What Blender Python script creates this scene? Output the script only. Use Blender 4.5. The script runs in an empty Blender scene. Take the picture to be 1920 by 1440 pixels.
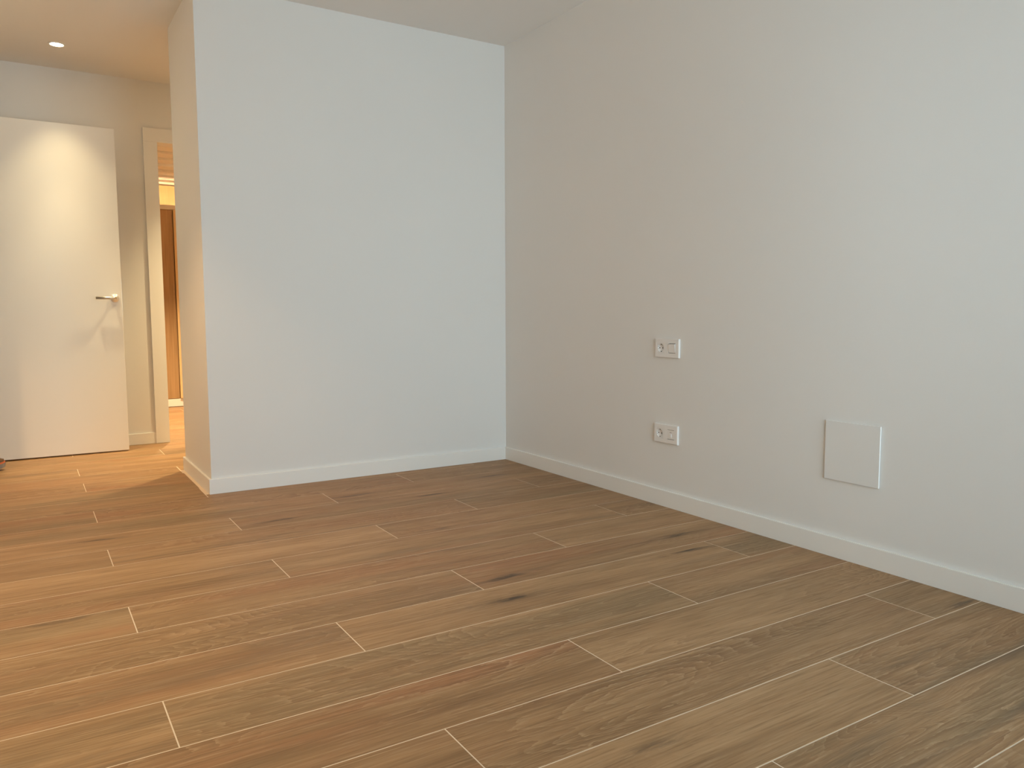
import bpy, bmesh, math, random
from mathutils import Matrix, Vector

random.seed(7)
SC = bpy.context.scene
COL = SC.collection

# ------------------------------------------------------------------ camera
F_PX = 1459.6
YAW, PITCH, ROLL = -0.5601, -0.09105, 0.00344
CAM = Vector((-2.520, -4.0897, 0.9073))
cd = bpy.data.cameras.new('camera')
cd.sensor_width = 36.0
cd.lens = F_PX / 1920 * 36.0
cd.clip_start = 0.02
cam = bpy.data.objects.new('camera', cd)
COL.objects.link(cam)
M = (Matrix.Rotation(YAW, 4, 'Z') @ Matrix.Rotation(PITCH, 4, 'X') @ Matrix.Rotation(ROLL, 4, 'Y'))
cam.matrix_world = Matrix.Translation(CAM) @ M @ Matrix.Rotation(math.pi / 2, 4, 'X')
SC.camera = cam

# ------------------------------------------------------------------ colour management, sky, window light
SC.view_settings.view_transform = 'Standard'
SC.view_settings.look = 'None'
SC.view_settings.exposure = 0.0
SC.view_settings.gamma = 1.0
SC.view_settings.use_curve_mapping = False
SC.cycles.max_bounces = 16
SC.cycles.diffuse_bounces = 10
SC.cycles.use_denoising = True
SC.cycles.sample_clamp_indirect = 6.0

SKY = (0.79, 1.0, 1.085)
SKY_STRENGTH = 7.0
wd = bpy.data.worlds.new('overcast_sky')
SC.world = wd
wd.use_nodes = True
wd.node_tree.nodes['Background'].inputs[0].default_value = (*SKY, 1)
wd.node_tree.nodes['Background'].inputs[1].default_value = SKY_STRENGTH

# room dimensions (metres): back wall of the room is y = 0, right wall is x = 0
H = 2.49            # ceiling
ROOM_L = -3.40      # left wall of the room
ROOM_F = -4.35      # window wall behind the camera
BLK_L, BLK_D = -1.750, 0.732   # boxed-out wall block
HALL_L = -2.82      # left wall of the hall
FAR = 1.865         # far wall of the hall
FAR_T = 0.12
BEY_H = 2.17        # ceiling of the dressing room beyond
BEY_B = 4.42        # its back wall
BB_H, BB_T = 0.0765, 0.0125
WIN = (-1.70, -0.10, 0.0, 2.30)  # x0, x1, z0, z1 of the window behind the camera

pl = bpy.data.lights.new('window_portal', 'AREA')
pl.shape = 'RECTANGLE'
pl.size = WIN[1] - WIN[0]
pl.size_y = WIN[3] - WIN[2]
pl.cycles.is_portal = True
po = bpy.data.objects.new('window_portal', pl)
po.location = ((WIN[0] + WIN[1]) / 2, ROOM_F - 0.13, (WIN[2] + WIN[3]) / 2)
po.rotation_euler = (math.pi / 2, 0, 0)
COL.objects.link(po)

WARM = (1.0, 0.74, 0.36)

# ------------------------------------------------------------------ helpers
def new_obj(name, bm, mats, parent=None, smooth=False, loc=None):
    me = bpy.data.meshes.new(name)
    bm.normal_update()
    bm.to_mesh(me)
    bm.free()
    for m in (mats if isinstance(mats, (list, tuple)) else [mats]):
        me.materials.append(m)
    if smooth:
        for p in me.polygons:
            p.use_smooth = True
    o = bpy.data.objects.new(name, me)
    COL.objects.link(o)
    if parent:
        o.parent = parent
    if loc:
        o.location = loc
    return o


def empty(name, loc=(0, 0, 0)):
    o = bpy.data.objects.new(name, None)
    o.location = loc
    o.empty_display_size = 0.1
    COL.objects.link(o)
    return o


def tag(o, label=None, cat=None, group=None, kind=None):
    if label: o['label'] = label
    if cat: o['category'] = cat
    if group: o['group'] = group
    if kind: o['kind'] = kind
    return o


def add_box(bm, x0, x1, y0, y1, z0, z1, mi=0):
    v = [bm.verts.new(p) for p in ((x0, y0, z0), (x1, y0, z0), (x1, y1, z0), (x0, y1, z0),
                                   (x0, y0, z1), (x1, y0, z1), (x1, y1, z1), (x0, y1, z1))]
    for f in ((0, 3, 2, 1), (4, 5, 6, 7), (0, 1, 5, 4), (1, 2, 6, 5), (2, 3, 7, 6), (3, 0, 4, 7)):
        bm.faces.new([v[i] for i in f]).material_index = mi
    return v


def box(x0, x1, y0, y1, z0, z1, bevel=0.0, seg=2):
    bm = bmesh.new()
    add_box(bm, x0, x1, y0, y1, z0, z1)
    if bevel:
        bmesh.ops.bevel(bm, geom=list(bm.edges), offset=bevel, segments=seg, affect='EDGES', profile=0.5)
    return bm


def add_lathe(bm, prof, mat4, seg=32, mi=0, smooth=True):
    """prof: list of (radius, height) turned about local z, placed by mat4"""
    rings = []
    for r, h in prof:
        if r < 1e-6:
            rings.append([bm.verts.new(mat4 @ Vector((0, 0, h)))])
        else:
            rings.append([bm.verts.new(mat4 @ Vector((r * math.cos(2 * math.pi * i / seg), r * math.sin(2 * math.pi * i / seg), h))) for i in range(seg)])
    for a, b in zip(rings, rings[1:]):
        for i in range(seg):
            j = (i + 1) % seg
            q = [a[i % len(a)], a[j % len(a)], b[j % len(b)], b[i % len(b)]]
            u = []
            for x in q:
                if x not in u: u.append(x)
            if len(u) > 2:
                f = bm.faces.new(u); f.material_index = mi; f.smooth = smooth


def add_tube(bm, pts, r, seg=16, mi=0):
    """round bar along pts, flat end caps"""
    pts = [Vector(p) for p in pts]
    rings = []
    up = Vector((0, 0, 1))
    for i, p in enumerate(pts):
        d = (pts[min(i + 1, len(pts) - 1)] - pts[max(i - 1, 0)]).normalized()
        a = d.cross(up)
        if a.length < 1e-4: a = Vector((1, 0, 0))
        a.normalize(); b = a.cross(d).normalized()
        rings.append([bm.verts.new(p + r * (math.cos(2 * math.pi * k / seg) * a + math.sin(2 * math.pi * k / seg) * b)) for k in range(seg)])
    for ra, rb in zip(rings, rings[1:]):
        for k in range(seg):
            f = bm.faces.new([ra[k], ra[(k + 1) % seg], rb[(k + 1) % seg], rb[k]]); f.smooth = True; f.material_index = mi
    bm.faces.new(rings[0][::-1]).material_index = mi
    bm.faces.new(rings[-1]).material_index = mi


class NT:
    """tiny node-tree builder"""
    def __init__(s, name):
        s.m = bpy.data.materials.new(name)
        s.m.use_nodes = True
        s.t = s.m.node_tree
        s.b = s.t.nodes['Principled BSDF']

    def n(s, typ, **kw):
        o = s.t.nodes.new(typ)
        for k, v in kw.items():
            setattr(o, k, v)
        return o

    def link(s, a, b):
        s.t.links.new(a, b)

    def put(s, sock, v):
        if isinstance(v, bpy.types.NodeSocket): s.link(v, sock)
        elif isinstance(v, (tuple, list)) and len(v) == 3 and sock.type == 'RGBA': sock.default_value = (*v, 1)
        else: sock.default_value = v

    def math(s, op, a, b=0.0, c=0.0, clamp=False):
        o = s.n('ShaderNodeMath', operation=op); o.use_clamp = clamp
        s.put(o.inputs[0], a); s.put(o.inputs[1], b); s.put(o.inputs[2], c)
        return o.outputs[0]

    def vmath(s, op, a, b):
        o = s.n('ShaderNodeVectorMath', operation=op)
        s.put(o.inputs[0], a); s.put(o.inputs[1], b)
        return o.outputs[0]

    def noise(s, vec, scale, detail=2.0, rough=0.5, dist=0.0):
        o = s.n('ShaderNodeTexNoise')
        s.put(o.inputs['Vector'], vec)
        o.inputs['Scale'].default_value = scale; o.inputs['Detail'].default_value = detail
        o.inputs['Roughness'].default_value = rough; o.inputs['Distortion'].default_value = dist
        return o.outputs['Fac']

    def mr(s, v, a, b, c=0.0, d=1.0, smooth=False):
        o = s.n('ShaderNodeMapRange'); o.clamp = True
        if smooth: o.interpolation_type = 'SMOOTHSTEP'
        s.put(o.inputs[0], v)
        for i, x in enumerate((a, b, c, d)): s.put(o.inputs[1 + i], x)
        return o.outputs[0]

    def mix(s, f, a, b, blend='MIX'):
        o = s.n('ShaderNodeMix', data_type='RGBA', blend_type=blend)
        s.put(o.inputs[0], f); s.put(o.inputs[6], a); s.put(o.inputs[7], b)
        return o.outputs[2]

    def attr(s, name):
        o = s.n('ShaderNodeAttribute'); o.attribute_type = 'OBJECT'; o.attribute_name = name
        return o.outputs['Fac']

    def bump(s, h, strength, dist):
        o = s.n('ShaderNodeBump')
        o.inputs['Strength'].default_value = strength; o.inputs['Distance'].default_value = dist
        s.link(h, o.inputs['Height'])
        s.link(o.outputs[0], s.b.inputs['Normal'])


def paint(name, col, rough=0.75, grain=0.35, spec=0.3, scale=420.0):
    m = NT(name)
    g = m.n('ShaderNodeNewGeometry').outputs['Position']
    fine = m.noise(g, scale, 3, 0.6)
    broad = m.noise(g, 1.4, 2, 0.5)
    c = m.mix(m.mr(broad, 0.3, 0.7, 0.0, 1.0), tuple(x * 0.985 for x in col), col)
    m.put(m.b.inputs['Base Color'], c)
    m.b.inputs['Roughness'].default_value = rough
    m.b.inputs['Specular IOR Level'].default_value = spec
    if grain: m.bump(fine, grain, 0.0006)
    return m.m


def plain(name, col, rough=0.4, metal=0.0, spec=0.5, vary=0.03):
    m = NT(name)
    g = m.n('ShaderNodeTexCoord').outputs['Object']
    n = m.noise(g, 60, 2)
    m.put(m.b.inputs['Base Color'], m.mix(n, tuple(x * (1 - vary) for x in col), col))
    m.b.inputs['Roughness'].default_value = rough
    m.b.inputs['Metallic'].default_value = metal
    m.b.inputs['Specular IOR Level'].default_value = spec
    return m.m


def emitter(name, col, strength):
    m = NT(name)
    m.put(m.b.inputs['Base Color'], (0.8, 0.8, 0.8))
    m.put(m.b.inputs['Emission Color'], col)
    m.b.inputs['Emission Strength'].default_value = strength
    return m.m


def wood_tile():
    """wood-look porcelain: tone drift, cathedral grain with limed lines, pores, dark streaks and knots"""
    m = NT('wood_look_porcelain')
    oc = m.n('ShaderNodeTexCoord').outputs['Object']
    seed = m.attr('seed')
    tone, grain_amt = m.attr('tone'), m.attr('grain')
    red_amt, olive_amt, streak_amt = m.attr('red'), m.attr('olive'), m.attr('streak')
    off = m.n('ShaderNodeCombineXYZ')
    m.link(m.math('MULTIPLY', seed, 37.0), off.inputs[0])
    m.link(m.math('MULTIPLY', seed, 23.0), off.inputs[1])
    m.link(m.math('MULTIPLY', seed, 11.0), off.inputs[2])
    p = m.vmath('ADD', oc, off.outputs[0])
    sep = m.n('ShaderNodeSeparateXYZ'); m.link(oc, sep.inputs[0])

    def N(sx, sy, shift=(0, 0, 0), det=2, rough=0.5, dist=0.0):
        v = p if shift == (0, 0, 0) else m.vmath('ADD', p, shift)
        return m.noise(m.vmath('MULTIPLY', v, (sx, sy, 1)), 1.0, det, rough, dist)

    # two knots per plank: torn dark dashes in a core, with a long soft tail along the grain
    rag = N(16, 95, (2, 7, 4), 3, 0.65)
    knot = halo = None
    for tagname in ('knot', 'knot2'):
        dx = m.math('SUBTRACT', sep.outputs[0], m.attr(tagname + '_x'))
        dy = m.math('SUBTRACT', sep.outputs[1], m.attr(tagname + '_y'))
        dy = m.math('ADD', dy, m.math('MULTIPLY', m.math('SUBTRACT', N(9, 20, (1, 3, 9)), 0.5), 0.030))
        def dist(kx, ky):
            X, Y = m.math('MULTIPLY', dx, kx), m.math('MULTIPLY', dy, ky)
            return m.math('SQRT', m.math('ADD', m.math('MULTIPLY', X, X), m.math('MULTIPLY', Y, Y)))
        ks = m.attr(tagname)
        core = m.math('MULTIPLY', m.mr(dist(9.0, 50.0), 0.1, 1.1, 1.0, 0.0, True), ks)
        tail = m.math('MULTIPLY', m.mr(dist(3.0, 30.0), 0.1, 1.1, 1.0, 0.0, True), ks)
        knot = core if knot is None else m.math('MAXIMUM', knot, core)
        halo = tail if halo is None else m.math('MAXIMUM', halo, tail)

    # base tones
    tonal, tonal2 = N(0.8, 7.5, det=3, rough=0.55), N(1.5, 19.0, (4, 1, 2), 3, 0.6)
    ramp = m.n('ShaderNodeValToRGB')
    cr = ramp.color_ramp
    cr.elements[0].position = 0.26; cr.elements[0].color = (0.235, 0.142, 0.070, 1)
    cr.elements[1].position = 0.78; cr.elements[1].color = (0.560, 0.385, 0.220, 1)
    e = cr.elements.new(0.42); e.color = (0.350, 0.220, 0.113, 1)
    e = cr.elements.new(0.57); e.color = (0.445, 0.287, 0.152, 1)
    t_in = m.math('ADD', m.math('ADD', m.math('MULTIPLY', tonal, 0.55), m.math('MULTIPLY', tonal2, 0.45)), m.math('MULTIPLY', tone, 0.17))
    m.link(t_in, ramp.inputs[0])
    col = ramp.outputs[0]
    # reddish and olive drifts
    red = m.mr(N(1.1, 8.0, (5, 9, 3)), 0.40, 0.68, 0.0, 1.0, True)
    col = m.mix(m.math('MULTIPLY', red, red_amt), col, (0.395, 0.205, 0.102))
    olive = m.mr(N(0.9, 6.0, (15, 2, 7)), 0.42, 0.68, 0.0, 1.0, True)
    col = m.mix(m.math('MULTIPLY', olive, olive_amt), col, (0.275, 0.208, 0.118))
    # long soft bands along the plank
    band = N(0.7, 34.0, (9, 5, 6), 3, 0.6, 0.15)
    col = m.mix(m.mr(band, 0.54, 0.74, 0.0, 0.50), col, (0.225, 0.138, 0.070))
    col = m.mix(m.mr(band, 0.44, 0.26, 0.0, 0.35), col, (0.545, 0.385, 0.225))
    # cathedral figure: contour lines of a stretched field
    fld = N(1.05, 5.6, (0, 0, 0), 1.0, 0.4, 0.45)
    jag = N(30, 70, (1, 1, 1), 2)
    ph = m.math('ADD', m.math('MULTIPLY', fld, 34.0), m.math('MULTIPLY', jag, 0.75))
    ph = m.math('ADD', ph, m.math('MULTIPLY', halo, 2.5))
    saw = m.math('FRACT', ph)
    line = m.math('MULTIPLY', m.mr(saw, 0.0, 0.30, 1.0, 0.0), m.mr(saw, 0.0, 0.04, 0.0, 1.0))
    dark_side = m.mr(saw, 0.42, 0.98, 0.0, 1.0, True)
    fig = m.math('MULTIPLY', m.mr(N(1.1, 4.6, (3, 31, 5), 1), 0.36, 0.58, 0.0, 1.0, True), grain_amt)
    col = m.mix(m.math('MULTIPLY', m.math('MULTIPLY', dark_side, fig), 0.45), col, (0.215, 0.115, 0.054))
    brk = m.mr(N(34, 210, (6, 6, 6), 2), 0.38, 0.54)
    col = m.mix(m.math('MULTIPLY', m.math('MULTIPLY', line, m.math('MULTIPLY', fig, brk)), 0.52), col, (0.640, 0.490, 0.320))
    # long fine pores, dark and limed
    pore = N(6.0, 165.0, (0, 2, 0), 3, 0.65)
    col = m.mix(m.mr(pore, 0.52, 0.70, 0.0, 0.55), col, (0.205, 0.122, 0.058))
    col = m.mix(m.mr(pore, 0.46, 0.30, 0.0, 0.42), col, (0.600, 0.440, 0.275))
    # smoky mineral streaks
    strk = N(1.3, 11.0, (8, 4, 1), 3, 0.6, 0.3)
    col = m.mix(m.math('MULTIPLY', m.mr(strk, 0.52, 0.74, 0.0, 0.85, True), streak_amt), col, (0.175, 0.130, 0.082))
    # knots
    col = m.mix(m.math('MULTIPLY', m.math('MULTIPLY', halo, m.mr(rag, 0.40, 0.62)), 0.55), col, (0.175, 0.108, 0.056))
    col = m.mix(m.math('MULTIPLY', knot, m.mr(rag, 0.36, 0.55, 0.35, 0.95)), col, (0.085, 0.056, 0.034))
    col = m.mix(1.0, col, (0.875, 0.80, 0.73), 'MULTIPLY')
    m.put(m.b.inputs['Base Color'], col)
    m.put(m.b.inputs['Roughness'], m.mr(pore, 0.3, 0.7, 0.46, 0.6))
    m.b.inputs['Specular IOR Level'].default_value = 0.35
    m.bump(m.math('ADD', m.math('MULTIPLY', pore, 0.6), m.math('MULTIPLY', line, fig)), 0.25, 0.0006)
    return m.m


def veneer(name, dark, light, sx=90.0, sz=2.2):
    """vertical-grain wood veneer"""
    m = NT(name)
    g = m.n('ShaderNodeNewGeometry').outputs['Position']
    n1 = m.noise(m.vmath('MULTIPLY', g, (sx, sx, sz)), 1.0, 3, 0.6)
    n2 = m.noise(m.vmath('MULTIPLY', g, (9.0, 9.0, 0.7)), 1.0, 2)
    c = m.mix(m.mr(m.math('ADD', m.math('MULTIPLY', n1, 0.6), m.math('MULTIPLY', n2, 0.4)), 0.32, 0.68), dark, light)
    m.put(m.b.inputs['Base Color'], c)
    m.b.inputs['Roughness'].default_value = 0.45
    return m.m


WALL = paint('white_wall_paint', (0.80, 0.798, 0.785))
CEIL = paint('matt_ceiling_paint', (0.80, 0.79, 0.77), rough=0.9, grain=0.2)
TRIM = paint('white_lacquered_trim', (0.86, 0.855, 0.83), rough=0.45, grain=0.0, spec=0.45)
DOORM = paint('white_lacquered_door', (0.84, 0.83, 0.80), rough=0.42, grain=0.0, spec=0.45)
PLAST = plain('white_plastic', (0.85, 0.825, 0.80), 0.35, vary=0.01)
PANEL = paint('white_painted_cover', (0.80, 0.797, 0.783), rough=0.55, grain=0.1)
BLACK = plain('black_hole', (0.02, 0.018, 0.016), 0.7)
CLIP = plain('dark_earth_clip', (0.10, 0.09, 0.08), 0.4, metal=0.6)
SHADE = plain('grey_gap', (0.34, 0.32, 0.30), 0.7)
WOOD = wood_tile()
GROUT = paint('beige_grout', (0.76, 0.62, 0.48), rough=0.95, grain=0.5, scale=900)
STEEL = plain('satin_steel', (0.72, 0.69, 0.64), 0.32, metal=1.0)
CHROME = plain('polished_chrome', (0.95, 0.95, 0.96), 0.30, metal=0.85)
ALU = plain('white_window_frame', (0.8, 0.8, 0.8), 0.4)
OAK = veneer('warm_oak_veneer', (0.30, 0.178, 0.078), (0.47, 0.305, 0.155))
PALE = veneer('pale_oak_veneer', (0.62, 0.44, 0.22), (0.78, 0.58, 0.32))
BOARD = paint('cream_ceiling_board', (0.90, 0.87, 0.82), rough=0.6, grain=0.0)
RAIL = plain('champagne_rail', (0.62, 0.55, 0.46), 0.4)

# ------------------------------------------------------------------ setting: walls, ceiling
def struct(name, bm, mat, parent=None):
    o = new_obj(name, bm, mat, parent)
    if not parent: o['kind'] = 'structure'
    return o

struct('wall_right', box(0, 0.12, ROOM_F - 0.12, BEY_B + 0.12, -0.02, H), WALL)
struct('wall_back', box(BLK_L, -0.0005, 0, BLK_D, -0.02, H), WALL)
struct('wall_left', box(ROOM_L - 0.12, ROOM_L, ROOM_F - 0.12, 0.45, -0.02, H), WALL)
struct('wall_left_return', box(ROOM_L - 0.12, HALL_L, 0.45, 0.60, -0.02, H), WALL)

# hall left wall with the opening that the open door belongs to
D1Y0, D1Y1, D1Z = 0.80, 1.66, 2.105
bm = bmesh.new()
add_box(bm, HALL_L - 0.12, HALL_L, 0.60, D1Y0, -0.02, H)
add_box(bm, HALL_L - 0.12, HALL_L, D1Y1, FAR, -0.02, H)
add_box(bm, HALL_L - 0.12, HALL_L, D1Y0, D1Y1, D1Z, H)
struct('wall_hall_left', bm, WALL)
# landing outside that opening
bm = bmesh.new()
add_box(bm, -4.12, -4.0, 0.60, FAR + FAR_T, -0.02, H)
add_box(bm, -4.0, ROOM_L - 0.12, 0.48, 0.60, -0.02, H)
struct('wall_landing', bm, WALL)

# far wall of the hall, with the doorway to the dressing room
D2X0, D2X1, D2Z = -1.690, -0.830, 2.105
bm = bmesh.new()
add_box(bm, -4.0, D2X0, FAR, FAR + FAR_T, -0.02, H)
add_box(bm, D2X1, -0.0005, FAR, FAR + FAR_T, -0.02, H)
add_box(bm, D2X0, D2X1, FAR, FAR + FAR_T, D2Z, H)
struct('wall_far', bm, WALL)

# window wall behind the camera
bm = bmesh.new()
add_box(bm, ROOM_L, WIN[0], ROOM_F - 0.12, ROOM_F, -0.02, H)
add_box(bm, WIN[1], -0.0005, ROOM_F - 0.12, ROOM_F, -0.02, H)
add_box(bm, WIN[0], WIN[1], ROOM_F - 0.12, ROOM_F, WIN[3], H)
struct('wall_front', bm, WALL)

# dressing room shell
bm = bmesh.new()
add_box(bm, -2.52, -2.40, FAR + FAR_T, BEY_B + 0.12, -0.02, H)
struct('wall_dressing_left', bm, WALL)
bm = bmesh.new()
add_box(bm, -2.40, -0.0005, BEY_B, BEY_B + 0.12, -0.02, H)
struct('wall_dressing_back', bm, WALL)

struct('ceiling', box(-4.12, 0.12, ROOM_F - 0.12, BEY_B + 0.12, H, H + 0.12), CEIL)

# stepped boards of the dressing-room ceiling
c2 = struct('ceiling.001', box(-2.40, -0.0005, FAR + FAR_T, BEY_B - 0.001, BEY_H + 0.03, BEY_H + 0.06), BOARD)
step = 0.285
y = BEY_B - 0.030
proto = None
while y - step > FAR + FAR_T:
    if proto is None:
        bm = bmesh.new()
        add_box(bm, -1.199, 1.199, -step + 0.004, 0, -0.004, 0.026)
        for v in bm.verts:            # sawtooth: far edge lies a little higher
            if v.co.y > -0.01 and v.co.z < 0: v.co.z = 0.016
        proto = new_obj('ceiling_board', bm, BOARD, c2)
        b = proto
    else:
        b = proto.copy(); COL.objects.link(b); b.parent = c2
    b.location = (-1.20, y, BEY_H)
    y -= step

# ------------------------------------------------------------------ floor: grout bed and individual planks
floor = struct('floor', box(-4.12, 0.12, ROOM_F - 0.12, BEY_B, -0.06, -0.0005), GROUT)
TW, TL, TX, TSH, TY = 0.233, 1.5137, -2.2852, 1.5137 / 3, -2.3951
G = 0.0031
EDGE = -1.7785      # tiles end here beside the boxed-out wall
CHAM = 0.0004
mesh_cache = {}

def plank_mesh(lx, ly):
    key = (round(lx, 4), round(ly, 4))
    if key in mesh_cache: return mesh_cache[key]
    a, b, c = lx / 2, ly / 2, CHAM
    v = [(-a, -b, -0.009), (a, -b, -0.009), (a, b, -0.009), (-a, b, -0.009),
         (-a, -b, -c), (a, -b, -c), (a, b, -c), (-a, b, -c),
         (-a + c, -b + c, 0), (a - c, -b + c, 0), (a - c, b - c, 0), (-a + c, b - c, 0)]
    f = [(8, 9, 10, 11)]
    for i in range(4):
        j = (i + 1) % 4
        f += [(i, j, 4 + j, 4 + i), (4 + i, 4 + j, 8 + j, 8 + i)]
    me = bpy.data.meshes.new('plank')
    me.from_pydata(v, [], f)
    me.materials.append(WOOD)
    mesh_cache[key] = me
    return me

# what single planks look like: (row, an x inside the plank) -> overrides; knots as points on the floor
SPECIAL = {
    (-4, -1.6): dict(tone=-0.1, grain=0.5, red=0.2),
    (-4, -0.4): dict(tone=-0.2, grain=0.9, olive=0.6, streak=0.9),
    (-3, -1.5): dict(tone=0.35, grain=0.15, red=0.0, olive=0.1, streak=0.0, knot=(-1.438, -2.925, 0.5)),
    (-3, -0.2): dict(tone=-0.25, grain=0.7, olive=0.8, streak=0.8, knot=(-0.763, -3.147, 0.3)),
    (-2, -2.2): dict(tone=-0.1, grain=0.5, red=0.5),
    (-2, -1.0): dict(tone=-0.15, grain=1.0, red=0.3, streak=0.2),
    (-2, -0.1): dict(tone=0.05, grain=0.2, olive=0.4, knot=(-0.075, -2.845, 0.7)),
    (-1, -1.8): dict(tone=-0.55, grain=1.0, red=0.9, streak=0.1),
    (-1, -0.5): dict(tone=0.35, grain=0.7, red=0.0, olive=0.2, streak=0.0),
    (0, -2.6): dict(tone=0.05, grain=0.3, olive=0.4, streak=0.6, knot=(-2.33, -2.25, 0.25)),
    (0, -1.5): dict(tone=0.15, grain=0.6, red=0.2, streak=0.1),
    (0, -0.3): dict(tone=-0.15, grain=0.4, olive=0.5),
    (1, -2.2): dict(tone=-0.35, grain=0.7, olive=0.9, streak=0.5),
    (1, -1.0): dict(tone=0.1, grain=0.2, streak=0.3, knot=(-1.237, -2.042, 1.0), knot2=(-0.389, -1.985, 1.0)),
    (1, -0.1): dict(tone=-0.1, grain=0.3, streak=0.6),
    (2, -2.0): dict(tone=-0.25, grain=0.8, red=0.5, olive=0.3),
    (2, -0.6): dict(tone=0.05, grain=0.3, streak=0.45, knot=(-1.152, -1.862, 1.0), knot2=(-0.287, -1.811, 0.9)),
    (3, -2.4): dict(tone=0.15, grain=0.3, knot=(-2.482, -1.481, 0.8)),
    (3, -1.2): dict(tone=-0.1, grain=0.7, red=0.6),
    (3, -0.3): dict(tone=0.05, grain=0.3),
    (4, -2.2): dict(tone=-0.3, grain=0.9, red=0.6),
    (4, -0.8): dict(tone=0.2, grain=0.2),
    (5, -2.2): dict(tone=0.65, grain=0.1, red=0.0, olive=0.0, streak=0.0),
    (5, -0.7): dict(tone=-0.2, grain=0.5, red=0.3, knot=(-1.076, -1.199, 0.5)),
    (6, -2.6): dict(tone=-0.15, grain=0.3),
    (6, -1.5): dict(tone=-0.1, grain=0.6, red=0.4),
    (7, -2.4): dict(tone=0.45, grain=0.2, streak=0.1, knot=(-2.284, -0.60, 0.8)),
    (7, -1.2): dict(tone=-0.15, grain=0.3, streak=0.5, knot=(-1.60, -0.690, 0.9), knot2=(-0.82, -0.618, 0.9)),
    (8, -0.8): dict(tone=-0.2, grain=0.4, streak=0.4, knot=(-1.154, -0.425, 0.9), knot2=(-0.334, -0.392, 0.8)),
    (9, -2.4): dict(tone=-0.45, grain=0.2, olive=0.6),
}

def row_joints(r):
    if r == 14: return [-2.289 + TL * k for k in range(-3, 4)]
    if r == 15: return [-1.276 + TL * k for k in range(-3, 4)]
    if r == 17: return [-2.288 + TL * k for k in range(-3, 4)]
    base = TX + (r % 3) * TSH
    return [base + TL * k for k in range(-3, 5)]

def lay(r, x0, x1, y0=None, y1=None):
    yb = TY + TW * r; yt = yb + TW
    lo = yb + G / 2 if y0 is None else y0
    hi = yt - G / 2 if y1 is None else y1
    js = row_joints(r)
    for k in range(len(js) - 1):
        a, b = js[k] + G / 2, js[k + 1] - G / 2
        a, b = max(a, x0), min(b, x1)
        if b - a < 0.03: continue
        o = bpy.data.objects.new('plank', plank_mesh(b - a, hi - lo))
        COL.objects.link(o)
        o.parent = floor
        # the porcelain lies a hair uneven
        o.location = ((a + b) / 2, (lo + hi) / 2, random.uniform(-0.00015, 0.0))
        rr = random.Random(r * 131 + k * 17 + 5)
        o['seed'] = rr.uniform(0.0, 1.0)
        o['tone'] = rr.uniform(-0.45, 0.45)
        o['grain'] = rr.choice((0.2, 0.4, 0.8, 1.0))
        o['red'] = rr.choice((0.0, 0.2, 0.5, 0.8))
        o['olive'] = rr.choice((0.0, 0.2, 0.5, 0.7))
        o['streak'] = rr.choice((0.0, 0.1, 0.3, 0.6))
        o['knot_x'] = rr.uniform(-0.6, 0.6)
        o['knot_y'] = rr.uniform(-0.07, 0.07)
        o['knot'] = rr.choice((0.0, 0.0, 0.4))
        o['knot2'] = o['knot2_x'] = o['knot2_y'] = 0.0
        for (sr, sx), d in SPECIAL.items():
            if sr == r and a <= sx <= b:
                o['knot'] = 0.0
                for key, val in d.items():
                    if key in ('knot', 'knot2'):
                        o[key + '_x'] = val[0] - o.location.x; o[key + '_y'] = val[1] - o.location.y; o[key] = val[2]
                    else:
                        o[key] = val

for r in range(-11, 10): lay(r, ROOM_L + 0.002, -0.001)
lay(10, ROOM_L + 0.002, EDGE); lay(10, EDGE, -0.001, None, -0.001)
lay(11, ROOM_L + 0.002, EDGE)
lay(12, HALL_L - 0.0, EDGE)
lay(13, HALL_L, EDGE - 0.006); lay(13, EDGE - 0.002, -0.001, BLK_D + 0.004, None)
for r in range(14, 17): lay(r, -3.99, -0.001)
lay(17, HALL_L, -0.001)
lay(18, HALL_L, -0.001)
for r in range(19, 28): lay(r, -2.39, -0.001)

# ------------------------------------------------------------------ baseboards
def bead(bm):
    bmesh.ops.bevel(bm, geom=[e for e in bm.edges if all(abs(v.co.z - BB_H) < 1e-5 for v in e.verts)], offset=0.002, segments=2, affect='EDGES')
    return bm

def board(name, x0, x1, y0, y1):
    return struct(name, bead(box(x0, x1, y0, y1, 0.0004, BB_H)), TRIM)

board('baseboard_back', BLK_L - BB_T, -BB_T, -BB_T, -0.0002)
board('baseboard_right', -BB_T, -0.0002, ROOM_F, -0.0002)
board('baseboard_block_left', BLK_L - BB_T, BLK_L - 0.0002, 0.0, BLK_D)
board('baseboard_block_rear', BLK_L - BB_T, -0.0002, BLK_D + 0.0002, BLK_D + BB_T)
board('baseboard_far', HALL_L + BB_T, -1.7602, FAR - BB_T, FAR - 0.0002)
board('baseboard_far_right', -0.758, -0.0002, FAR - BB_T, FAR - 0.0002)
board('baseboard_left', ROOM_L + 0.0002, ROOM_L + BB_T, ROOM_F, 0.45)
board('baseboard_return', ROOM_L + BB_T, HALL_L + BB_T, 0.45 - BB_T, 0.4498)
board('baseboard_hall_left', HALL_L + 0.0002, HALL_L + BB_T, 0.45, 0.72)

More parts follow.
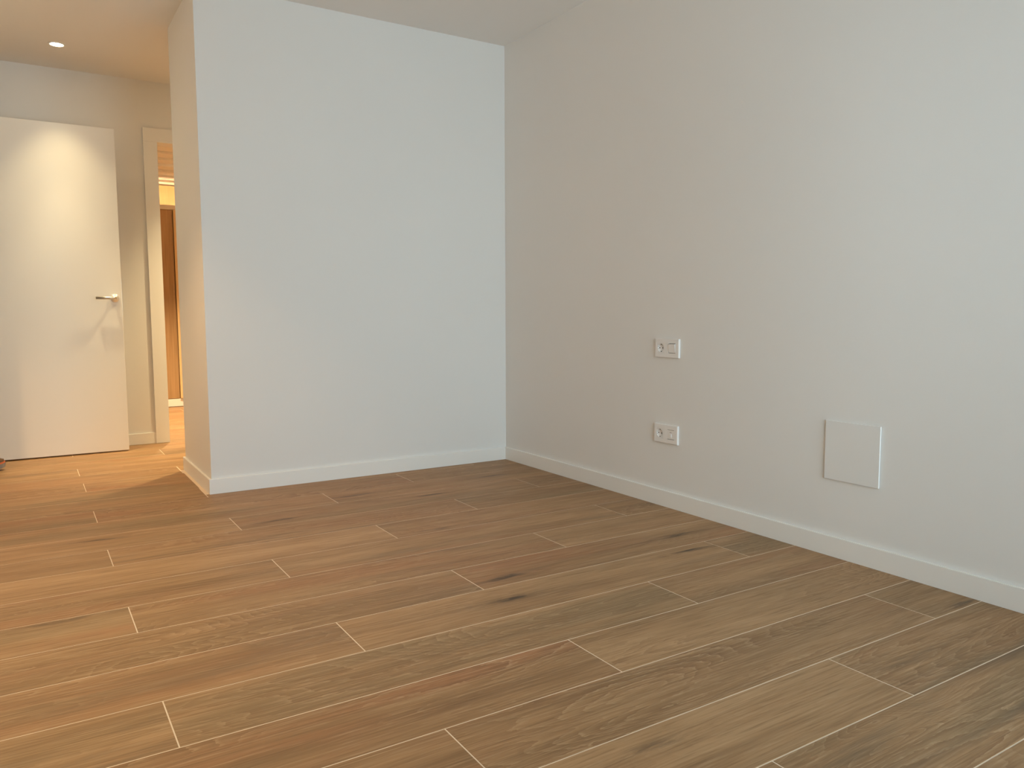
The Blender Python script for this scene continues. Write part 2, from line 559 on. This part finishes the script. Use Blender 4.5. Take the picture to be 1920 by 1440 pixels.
# ------------------------------------------------------------------ window behind the camera
w = empty('window_1', ((WIN[0] + WIN[1]) / 2, ROOM_F - 0.06, WIN[2]))
w['kind'] = 'structure'
ww, wh = WIN[1] - WIN[0], WIN[3] - WIN[2]
bm = bmesh.new()
t = 0.05
add_box(bm, -ww / 2, -ww / 2 + t, -0.03, 0.03, 0, wh)
add_box(bm, ww / 2 - t, ww / 2, -0.03, 0.03, 0, wh)
add_box(bm, -0.035, 0.035, -0.03, 0.03, t, wh - t)
add_box(bm, -ww / 2 + t, ww / 2 - t, -0.03, 0.03, wh - t, wh)
add_box(bm, -ww / 2 + t, ww / 2 - t, -0.03, 0.03, 0, t)
new_obj('window_frame', bm, ALU, w)
gm = NT('clear_window_glass')
tr = gm.n('ShaderNodeBsdfTransparent'); gl = gm.n('ShaderNodeBsdfGlossy'); fr = gm.n('ShaderNodeFresnel'); mx = gm.n('ShaderNodeMixShader')
gl.inputs['Roughness'].default_value = 0.0
gm.link(fr.outputs[0], mx.inputs[0]); gm.link(tr.outputs[0], mx.inputs[1]); gm.link(gl.outputs[0], mx.inputs[2])
gm.link(mx.outputs[0], gm.t.nodes['Material Output'].inputs[0])
for s in (-1, 1):
    new_obj('glass_pane', box(min(s * 0.035, s * (ww / 2 - t)), max(s * 0.035, s * (ww / 2 - t)), -0.004, 0.004, t, wh - t), gm.m, w)

# ------------------------------------------------------------------ doorway to the dressing room
d2 = empty('door_2', ((D2X0 + D2X1) / 2, FAR, 0)); d2['kind'] = 'structure'
def rel(o, root):
    o.matrix_parent_inverse = Matrix.Translation(-root.location)
    return o
CASW, CAST = 0.089, 0.022
cx0, cx1 = -1.671, -0.849       # clear opening
cz = 2.083
rel(new_obj('casing', box(cx0 - CASW, cx0, FAR - CAST, FAR - 0.0002, 0.0004, cz + 0.0, 0.0015), TRIM, d2), d2)
rel(new_obj('casing', box(cx1, cx1 + CASW, FAR - CAST, FAR - 0.0002, 0.0004, cz + 0.0, 0.0015), TRIM, d2), d2)
rel(new_obj('head_casing', box(cx0 - CASW, cx1 + CASW, FAR - CAST, FAR - 0.0002, cz + 0.0003, cz + 0.092, 0.0015), TRIM, d2), d2)
bm = bmesh.new()
add_box(bm, D2X0, cx0 - 0.004, FAR, FAR + FAR_T, 0.0004, cz + 0.004)
add_box(bm, cx1 + 0.004, D2X1, FAR, FAR + FAR_T, 0.0004, cz + 0.004)
add_box(bm, D2X0, D2X1, FAR, FAR + FAR_T, cz + 0.004, D2Z)
add_box(bm, cx0 - 0.004, cx0 + 0.010, FAR + 0.055, FAR + FAR_T - 0.01, 0.0004, cz - 0.010)
rel(new_obj('jamb', bm, TRIM, d2), d2)

# ------------------------------------------------------------------ open door with its handle
DX1, DX0, DYF, DT = -1.957, -2.800, 1.612, 0.040
DZ0, DZ1 = 0.009, 2.092
d1 = empty('door_1', (DX0, DYF + DT, 0)); d1['kind'] = 'structure'
rel(new_obj('door_leaf', box(DX0, DX1, DYF, DYF + DT, DZ0, DZ1, 0.0015), DOORM, d1), d1)
hx, hz = -1.999, 1.0125
rot = Matrix.Translation((hx, DYF, hz)) @ Matrix.Rotation(math.pi / 2, 4, 'X')   # local z -> -y
bm = bmesh.new()
pts = [(hx, DYF - 0.004, hz), (hx, DYF - 0.024, hz)]
R_ = 0.017
for i in range(7):
    a = math.pi / 2 * i / 6
    pts.append((hx - R_ + R_ * math.cos(a), DYF - 0.024 - R_ * math.sin(a), hz))
pts.append((hx - 0.113, DYF - 0.024 - R_, hz))
add_tube(bm, pts, 0.0098, 20)
hd = rel(new_obj('door_handle', bm, STEEL, d1), d1)
hd['label'] = 'satin metal lever of the open white door'
bm = bmesh.new()
add_lathe(bm, [(0, 0.0), (0.0265, 0.0), (0.0265, 0.0065), (0.0250, 0.0085), (0.0135, 0.0090), (0.0120, 0.0120), (0, 0.0120)], rot, 40)
rs = new_obj('rosette', bm, CHROME, hd)
rs['label'] = 'round chrome rosette behind the lever'
bm = bmesh.new()
add_box(bm, DX1 - 0.0004, DX1 + 0.0016, DYF + 0.009, DYF + 0.031, hz - 0.115, hz + 0.115)
rel(new_obj('latch_plate', bm, STEEL, d1), d1)
# frame of the opening this door closes (hall left wall)
bm = bmesh.new()
for yy in ((D1Y0 - 0.07, D1Y0 + 0.02), (D1Y1 - 0.002, D1Y1 + 0.088)):
    add_box(bm, HALL_L + 0.0004, HALL_L + 0.018, yy[0], yy[1], 0.0004, D1Z + 0.07)
add_box(bm, HALL_L + 0.0004, HALL_L + 0.018, D1Y0 - 0.07, D1Y1 + 0.088, D1Z - 0.004, D1Z + 0.07)
rel(new_obj('door_frame', bm, TRIM, d1), d1)

# ------------------------------------------------------------------ recessed ceiling downlights
LENS = emitter('glowing_downlight_lens', (1.0, 0.82, 0.54), 62.0)

def downlight(x, y, z, label, lens_r=0.034, core=50.0, wide=0.0, col=WARM, core_size=72, wide_size=44, blend=1.0):
    d = empty('ceiling_downlight', (x, y, z))
    tag(d, label, 'downlight', 'recessed ceiling downlights')
    bm = bmesh.new()
    add_lathe(bm, [(lens_r, -0.0005), (lens_r + 0.002, -0.0035), (lens_r + 0.009, -0.0035), (lens_r + 0.012, -0.0004), (lens_r, -0.0003)], Matrix.Identity(4), 40)
    new_obj('trim_ring', bm, TRIM, d)
    bm = bmesh.new()
    add_lathe(bm, [(lens_r - 0.0002, -0.0010), (lens_r * 0.6, -0.0016), (0, -0.0018)], Matrix.Identity(4), 40)
    new_obj('lens', bm, LENS, d)
    for nm, pw, size in (('core', core, core_size), ('wide', wide, wide_size)):
        if not pw: continue
        l = bpy.data.lights.new('downlight_' + nm, 'SPOT')
        l.energy = pw; l.color = col
        l.spot_size = math.radians(size); l.spot_blend = blend
        l.shadow_soft_size = 0.022
        o = bpy.data.objects.new('downlight_' + nm, l)
        o.parent = d
        o.location = (0, 0, -0.03)
        COL.objects.link(o)
    return d

downlight(-2.264, 1.347, H, 'small lit downlight in the hall ceiling, over the open white door', core=44, wide=64, col=(1.0, 0.78, 0.42))
downlight(-1.157, 1.347, H, 'lit downlight in the hall ceiling, hidden behind the boxed-out wall', core=235, core_size=84, col=(1.0, 0.77, 0.41))
downlight(-2.615, 0.640, H, 'lit downlight in the hall ceiling, just out of the picture at the upper left', core=9, core_size=150, col=(1.0, 0.78, 0.42))
downlight(-3.02, -0.40, H, 'lit downlight in the room ceiling, out of the picture at the left', core=85, core_size=106, blend=0.45, col=(1.0, 0.60, 0.26))
downlight(-3.02, -2.15, H, 'second lit downlight in the room ceiling, out of the picture near the camera', core=100, core_size=90, col=(1.0, 0.84, 0.50))
downlight(-1.25, 3.05, BEY_H - 0.006, 'lit downlight in the dressing room ceiling, above the bright floor', core=520, core_size=92, col=(1.0, 0.74, 0.42))

# ------------------------------------------------------------------ wardrobe in the dressing room
WY, WX0, WX1 = 4.10, -2.38, -0.02
wr = empty('wardrobe', (-1.2, WY, 0))
tag(wr, 'oak fronted wardrobe seen through the narrow doorway, white plinth below, lit panel above', 'wardrobe')
rel(new_obj('carcass', box(WX0, WX1, WY + 0.022, BEY_B - 0.03, 0.004, 1.905), OAK, wr), wr)
rel(new_obj('plinth', box(WX0, WX1, WY + 0.002, WY + 0.020, 0.004, 0.078, 0.001), TRIM, wr), wr)
rel(new_obj('top_rail', box(WX0, WX1, WY - 0.012, WY + 0.02, 1.9065, 1.950, 0.001), RAIL, wr), wr)
rel(new_obj('light_panel', box(WX0, WX1, BEY_B - 0.028, BEY_B - 0.004, 1.91, BEY_H + 0.004), PALE, wr), wr)
edges = [-2.38, -1.822, -1.238, -0.654, -0.02]
for a, b in zip(edges, edges[1:]):
    dr = rel(new_obj('wardrobe_door', box(a + 0.006, b - 0.006, WY, WY + 0.020, 0.082, 1.906, 0.001), OAK, wr), wr)
rel(new_obj('edge_profile', box(-1.235, -1.190, WY - 0.014, WY - 0.0005, 0.082, 1.906, 0.002), PALE, wr), wr)
bm = bmesh.new()
add_box(bm, WX0 + 0.05, WX1 - 0.05, WY + 0.026, WY + 0.036, 1.938, 1.944)
rel(new_obj('led_strip', bm, emitter('warm_led_strip', (1.0, 0.72, 0.42), 56.0), wr), wr)

# ------------------------------------------------------------------ wall plates on the right wall
def wall_plate(zc, label, kind):
    yc = -1.430
    d = empty('wall_plate', (0, yc, zc))
    tag(d, label, 'socket')
    # local: face towards -x, y along the wall
    hw, hh, th = 0.0775, 0.0435, 0.0100
    bm = bmesh.new()
    ys = [-hw + 0.002, -0.0560, -0.0100, 0.0170, 0.0630, hw - 0.002]
    zs = [-hh + 0.002, -0.0230, 0.0230, hh - 0.002]
    V = {}
    def vt(x, y, z):
        k_ = (round(x, 5), round(y, 5), round(z, 5))
        if k_ not in V: V[k_] = bm.verts.new((x, y, z))
        return V[k_]
    for i in range(5):
        for j in range(3):
            c4 = [(ys[i], zs[j]), (ys[i + 1], zs[j]), (ys[i + 1], zs[j + 1]), (ys[i], zs[j + 1])]
            if j == 1 and i in (1, 3):       # window with its walls
                for q_ in range(4):
                    (y0_, z0_), (y1_, z1_) = c4[q_], c4[(q_ + 1) % 4]
                    bm.faces.new([vt(-th, y0_, z0_), vt(-th, y1_, z1_), vt(-0.0006, y1_, z1_), vt(-0.0006, y0_, z0_)])
            else:
                bm.faces.new([vt(-th, a_, b_) for a_, b_ in c4])
    ring_f = [(ys[i], zs[0]) for i in range(6)] + [(ys[5], zs[j]) for j in range(1, 4)] + [(ys[i], zs[3]) for i in range(4, -1, -1)] + [(ys[0], zs[j]) for j in (2, 1)]
    def grow(y_, z_):
        return (math.copysign(hw, y_) if abs(abs(y_) - hw) < 0.0021 else y_, math.copysign(hh, z_) if abs(abs(z_) - hh) < 0.0021 else z_)
    for q_ in range(len(ring_f)):
        f0, f1 = ring_f[q_], ring_f[(q_ + 1) % len(ring_f)]
        g0, g1 = grow(*f0), grow(*f1)
        bm.faces.new([vt(-th, *f0), vt(-th, *f1), vt(-th + 0.002, *g1), vt(-th + 0.002, *g0)])
        bm.faces.new([vt(-th + 0.002, *g0), vt(-th + 0.002, *g1), vt(-0.0004, *g1), vt(-0.0004, *g0)])
    bmesh.ops.recalc_face_normals(bm, faces=bm.faces)
    new_obj('cover_frame', bm, PLAST, d)
    # socket insert, centred at y = +0.040 (left half in the picture)
    sy = 0.0400
    rot = Matrix.Translation((0, sy, 0)) @ Matrix.Rotation(-math.pi / 2, 4, 'Y')   # local z -> -x
    bm = bmesh.new()
    k = 48
    rr, q = 0.0195, 0.0226
    circ = [bm.verts.new((-0.0094, sy + rr * math.cos(2 * math.pi * i / k), rr * math.sin(2 * math.pi * i / k))) for i in range(k)]
    sq = []
    for i in range(k):
        a = 2 * math.pi * i / k
        c, s = math.cos(a), math.sin(a)
        m_ = q / max(abs(c), abs(s))
        sq.append(bm.verts.new((-0.0094, sy + m_ * c, m_ * s)))
    for i in range(k):
        j = (i + 1) % k
        bm.faces.new([circ[j], circ[i], sq[i], sq[j]])
    add_lathe(bm, [(rr, 0.0094), (rr - 0.0006, 0.0060), (0, 0.0058)], rot, k)
    s_in = new_obj('socket_insert', bm, PLAST, d)
    for dy in (-0.0095, 0.0095):
        bm = bmesh.new()
        add_lathe(bm, [(0, 0.0063), (0.0027, 0.0063), (0.0030, 0.0058), (0, 0.0057)], Matrix.Translation((0, dy, 0)) @ rot, 14)
        new_obj('pin_hole', bm, BLACK, s_in)
    for sgn in (-1, 1):
        bm = bmesh.new()
        vv = [(-0.0068, sy - 0.0030, sgn * 0.0188), (-0.0068, sy + 0.0030, sgn * 0.0188), (-0.0068, sy + 0.0010, sgn * 0.0135), (-0.0068, sy - 0.0010, sgn * 0.0135)]
        lo = [bm.verts.new(v) for v in vv]
        hi = [bm.verts.new((v[0] + 0.001, v[1], v[2])) for v in vv]
        bm.faces.new(lo); bm.faces.new(hi[::-1])
        for i in range(4): bm.faces.new([lo[i], hi[i], hi[(i + 1) % 4], lo[(i + 1) % 4]])
        bmesh.ops.recalc_face_normals(bm, faces=bm.faces)
        new_obj('earth_clip', bm, CLIP, s_in)
    for sgn in (-1, 1):
        for dz in (-0.0060, 0.0042):
            new_obj('guide_notch', box(-0.0085, -0.0056, sy + sgn * 0.0183 - 0.0009, sy + sgn * 0.0183 + 0.0009, dz, dz + 0.0030), SHADE, s_in)
    # right half
    ry = -0.0330
    if kind == 'switch':
        bm = bmesh.new()
        add_box(bm, -0.0030, -0.0006, ry - 0.0229, ry + 0.0229, -0.0229, 0.0229)
        new_obj('switch_bed', bm, SHADE, d)
        bm = box(-0.0118, -0.0030, ry - 0.0217, ry + 0.0213, -0.0205, 0.0203, 0.0010)
        for v in bm.verts:                 # rocker tips inwards at the bottom
            if v.co.x < -0.008: v.co.x += -0.0022 * (v.co.z / 0.0205)
        new_obj('rocker', bm, PLAST, d)
    else:
        bm = box(-0.0097, -0.0006, ry - 0.0226, ry + 0.0226, -0.0205, 0.0205, 0.0008)
        pn = new_obj('data_insert', bm, PLAST, d)
        for s in (-1, 1):
            new_obj('insert_gap', box(-0.0074, -0.0010, ry - 0.0226, ry + 0.0226, min(s * 0.0205, s * 0.0229), max(s * 0.0205, s * 0.0229)), SHADE, d)
        bm = box(-0.0122, -0.0090, ry - 0.0068, ry + 0.0062, -0.0125, 0.0030, 0.0008)
        new_obj('shutter', bm, PLAST, pn)
        for dy in (0.0030, -0.0040):
            bm = bmesh.new()
            add_box(bm, -0.0101, -0.0094, ry + dy - 0.0015, ry + dy + 0.0015, 0.0085, 0.0130)
            new_obj('printed_mark', bm, SHADE, pn)
    return d

wall_plate(0.7430, 'upper white wall plate with a round socket and a square rocker switch', 'switch')
wall_plate(0.3440, 'lower white wall plate with a round socket and a small data outlet', 'data')

# ------------------------------------------------------------------ square cover low on the right wall
ap = empty('wall_cover', (0, -2.3875, 0.398))
tag(ap, 'blank square white cover plate low on the right wall above the baseboard', 'cover')
new_obj('cover_plate', box(-0.0070, -0.0016, -0.1098, 0.1098, -0.1095, 0.1095, 0.0012), PANEL, ap)
new_obj('mounting_rim', box(-0.0016, -0.0002, -0.1065, 0.1065, -0.1062, 0.1062), SHADE, ap)

# ------------------------------------------------------------------ shoe at the left picture edge
SOLE = plain('grey_rubber_sole', (0.30, 0.28, 0.26), 0.7)
UPPER = plain('brown_suede', (0.13, 0.07, 0.035), 0.85)
ORANGE = plain('orange_trim', (0.55, 0.13, 0.04), 0.6)
LACE = plain('tan_lace', (0.35, 0.24, 0.14), 0.8)
sh = empty('shoe', (-2.932, 1.315, 0.0))
tag(sh, 'brown shoe with orange rim and grey sole at the left edge, before the open door', 'shoe')

def shoe_outline(t):
    """half width along the shoe, t = 0 heel .. 1 toe"""
    import bisect
    xs = [0, .04, .12, .25, .42, .60, .75, .87, .95, .985, 1]
    ws = [0.0, .022, .033, .035, .033, .043, .048, .043, .029, .016, 0.0]
    i = max(1, min(len(xs) - 1, bisect.bisect_left(xs, t)))
    f = (t - xs[i - 1]) / (xs[i] - xs[i - 1])
    return ws[i - 1] * (1 - f) + ws[i] * f

def spring(t):
    return 0.020 * max(0.0, (t - 0.58) / 0.42) ** 1.8

LSH = 0.285
TS = [0.0, .015, .04, .08, .14, .22, .32, .42, .52, .62, .70, .78, .85, .90, .94, .97, .988, 1.0]

def shell(z_lo, z_hi, grow_lo, grow_hi):
    """closed band of the shoe's plan between two height functions"""
    bm = bmesh.new()
    rings = []
    for zf, gr in ((z_lo, grow_lo), (z_hi, grow_hi)):
        ring = []
        for t in TS[:]: ring.append(bm.verts.new((t * (LSH + 2 * gr) - gr, shoe_outline(t) + gr * min(1, 6 * t, 12 * (1 - t)), zf(t))))
        for t in TS[-2:0:-1]: ring.append(bm.verts.new((t * (LSH + 2 * gr) - gr, -shoe_outline(t) - gr * min(1, 6 * t, 12 * (1 - t)), zf(t))))
        rings.append(ring)
    n = len(rings[0])
    for i in range(n):
        bm.faces.new([rings[0][i], rings[0][(i + 1) % n], rings[1][(i + 1) % n], rings[1][i]])
    m_ = len(TS)
    for ring in rings:
        for i in range(m_ - 1):
            a, b = ring[i], ring[i + 1]
            c = ring[(n - i - 1) % n]; d_ = ring[(n - i) % n]
            u = []
            for x in (a, b, c, d_):
                if x not in u: u.append(x)
            if len(u) > 2: bm.faces.new(u)
    bmesh.ops.recalc_face_normals(bm, faces=bm.faces)
    return bm

new_obj('sole', shell(lambda t: 0.0005 + spring(t), lambda t: 0.028 + spring(t) * 0.9, 0.001, 0.005), SOLE, sh, smooth=False)
new_obj('rand', shell(lambda t: 0.0281 + spring(t) * 0.9, lambda t: 0.038 + spring(t) * 0.8, 0.003, 0.0), ORANGE, sh)
bm = bmesh.new()
rings = []
def top_h(t):
    pts = [(0, .085), (.18, .088), (.32, .078), (.45, .083), (.60, .068), (.75, .050), (.88, .036), (1, .014)]
    for (a, ha), (b, hb) in zip(pts, pts[1:]):
        if t <= b: return ha + (hb - ha) * (t - a) / (b - a)
    return pts[-1][1]
US = [0.02, .06, .12, .2, .3, .4, .5, .6, .7, .78, .86, .92, .96, .985]
for t in US:
    wv, z0, hh_ = max(0.006, shoe_outline(t) - 0.002), 0.0375 + spring(t) * 0.8, top_h(t)
    ring = []
    for k in range(13):
        a = math.pi * k / 12
        ring.append(bm.verts.new((t * LSH, wv * math.copysign(abs(math.cos(a)) ** 0.6, math.cos(a)) * (1 - 0.25 * math.sin(a)), z0 + hh_ * 0.75 * math.sin(a) ** 0.8 if 0 < k < 12 else z0)))
    rings.append(ring)
for a, b in zip(rings, rings[1:]):
    for k in range(12): bm.faces.new([a[k], a[k + 1], b[k + 1], b[k]])
bm.faces.new(rings[0][::-1]); bm.faces.new(rings[-1])
bmesh.ops.recalc_face_normals(bm, faces=bm.faces)
new_obj('upper', bm, UPPER, sh, smooth=True)
for i, t in enumerate((0.46, 0.53, 0.60, 0.67)):
    bm = bmesh.new()
    wv, z0, hh_ = shoe_outline(t), 0.0375 + spring(t) * 0.8, top_h(t) * 0.75
    add_tube(bm, [(t * LSH, wv * 0.55 * math.cos(math.pi * (0.15 + 0.7 * k / 8)) / math.cos(math.pi * .15), z0 + hh_ * (0.80 + 0.24 * math.sin(math.pi * k / 8)) + 0.001) for k in range(9)], 0.0022, 8)
    new_obj('lace', bm, LACE, sh)
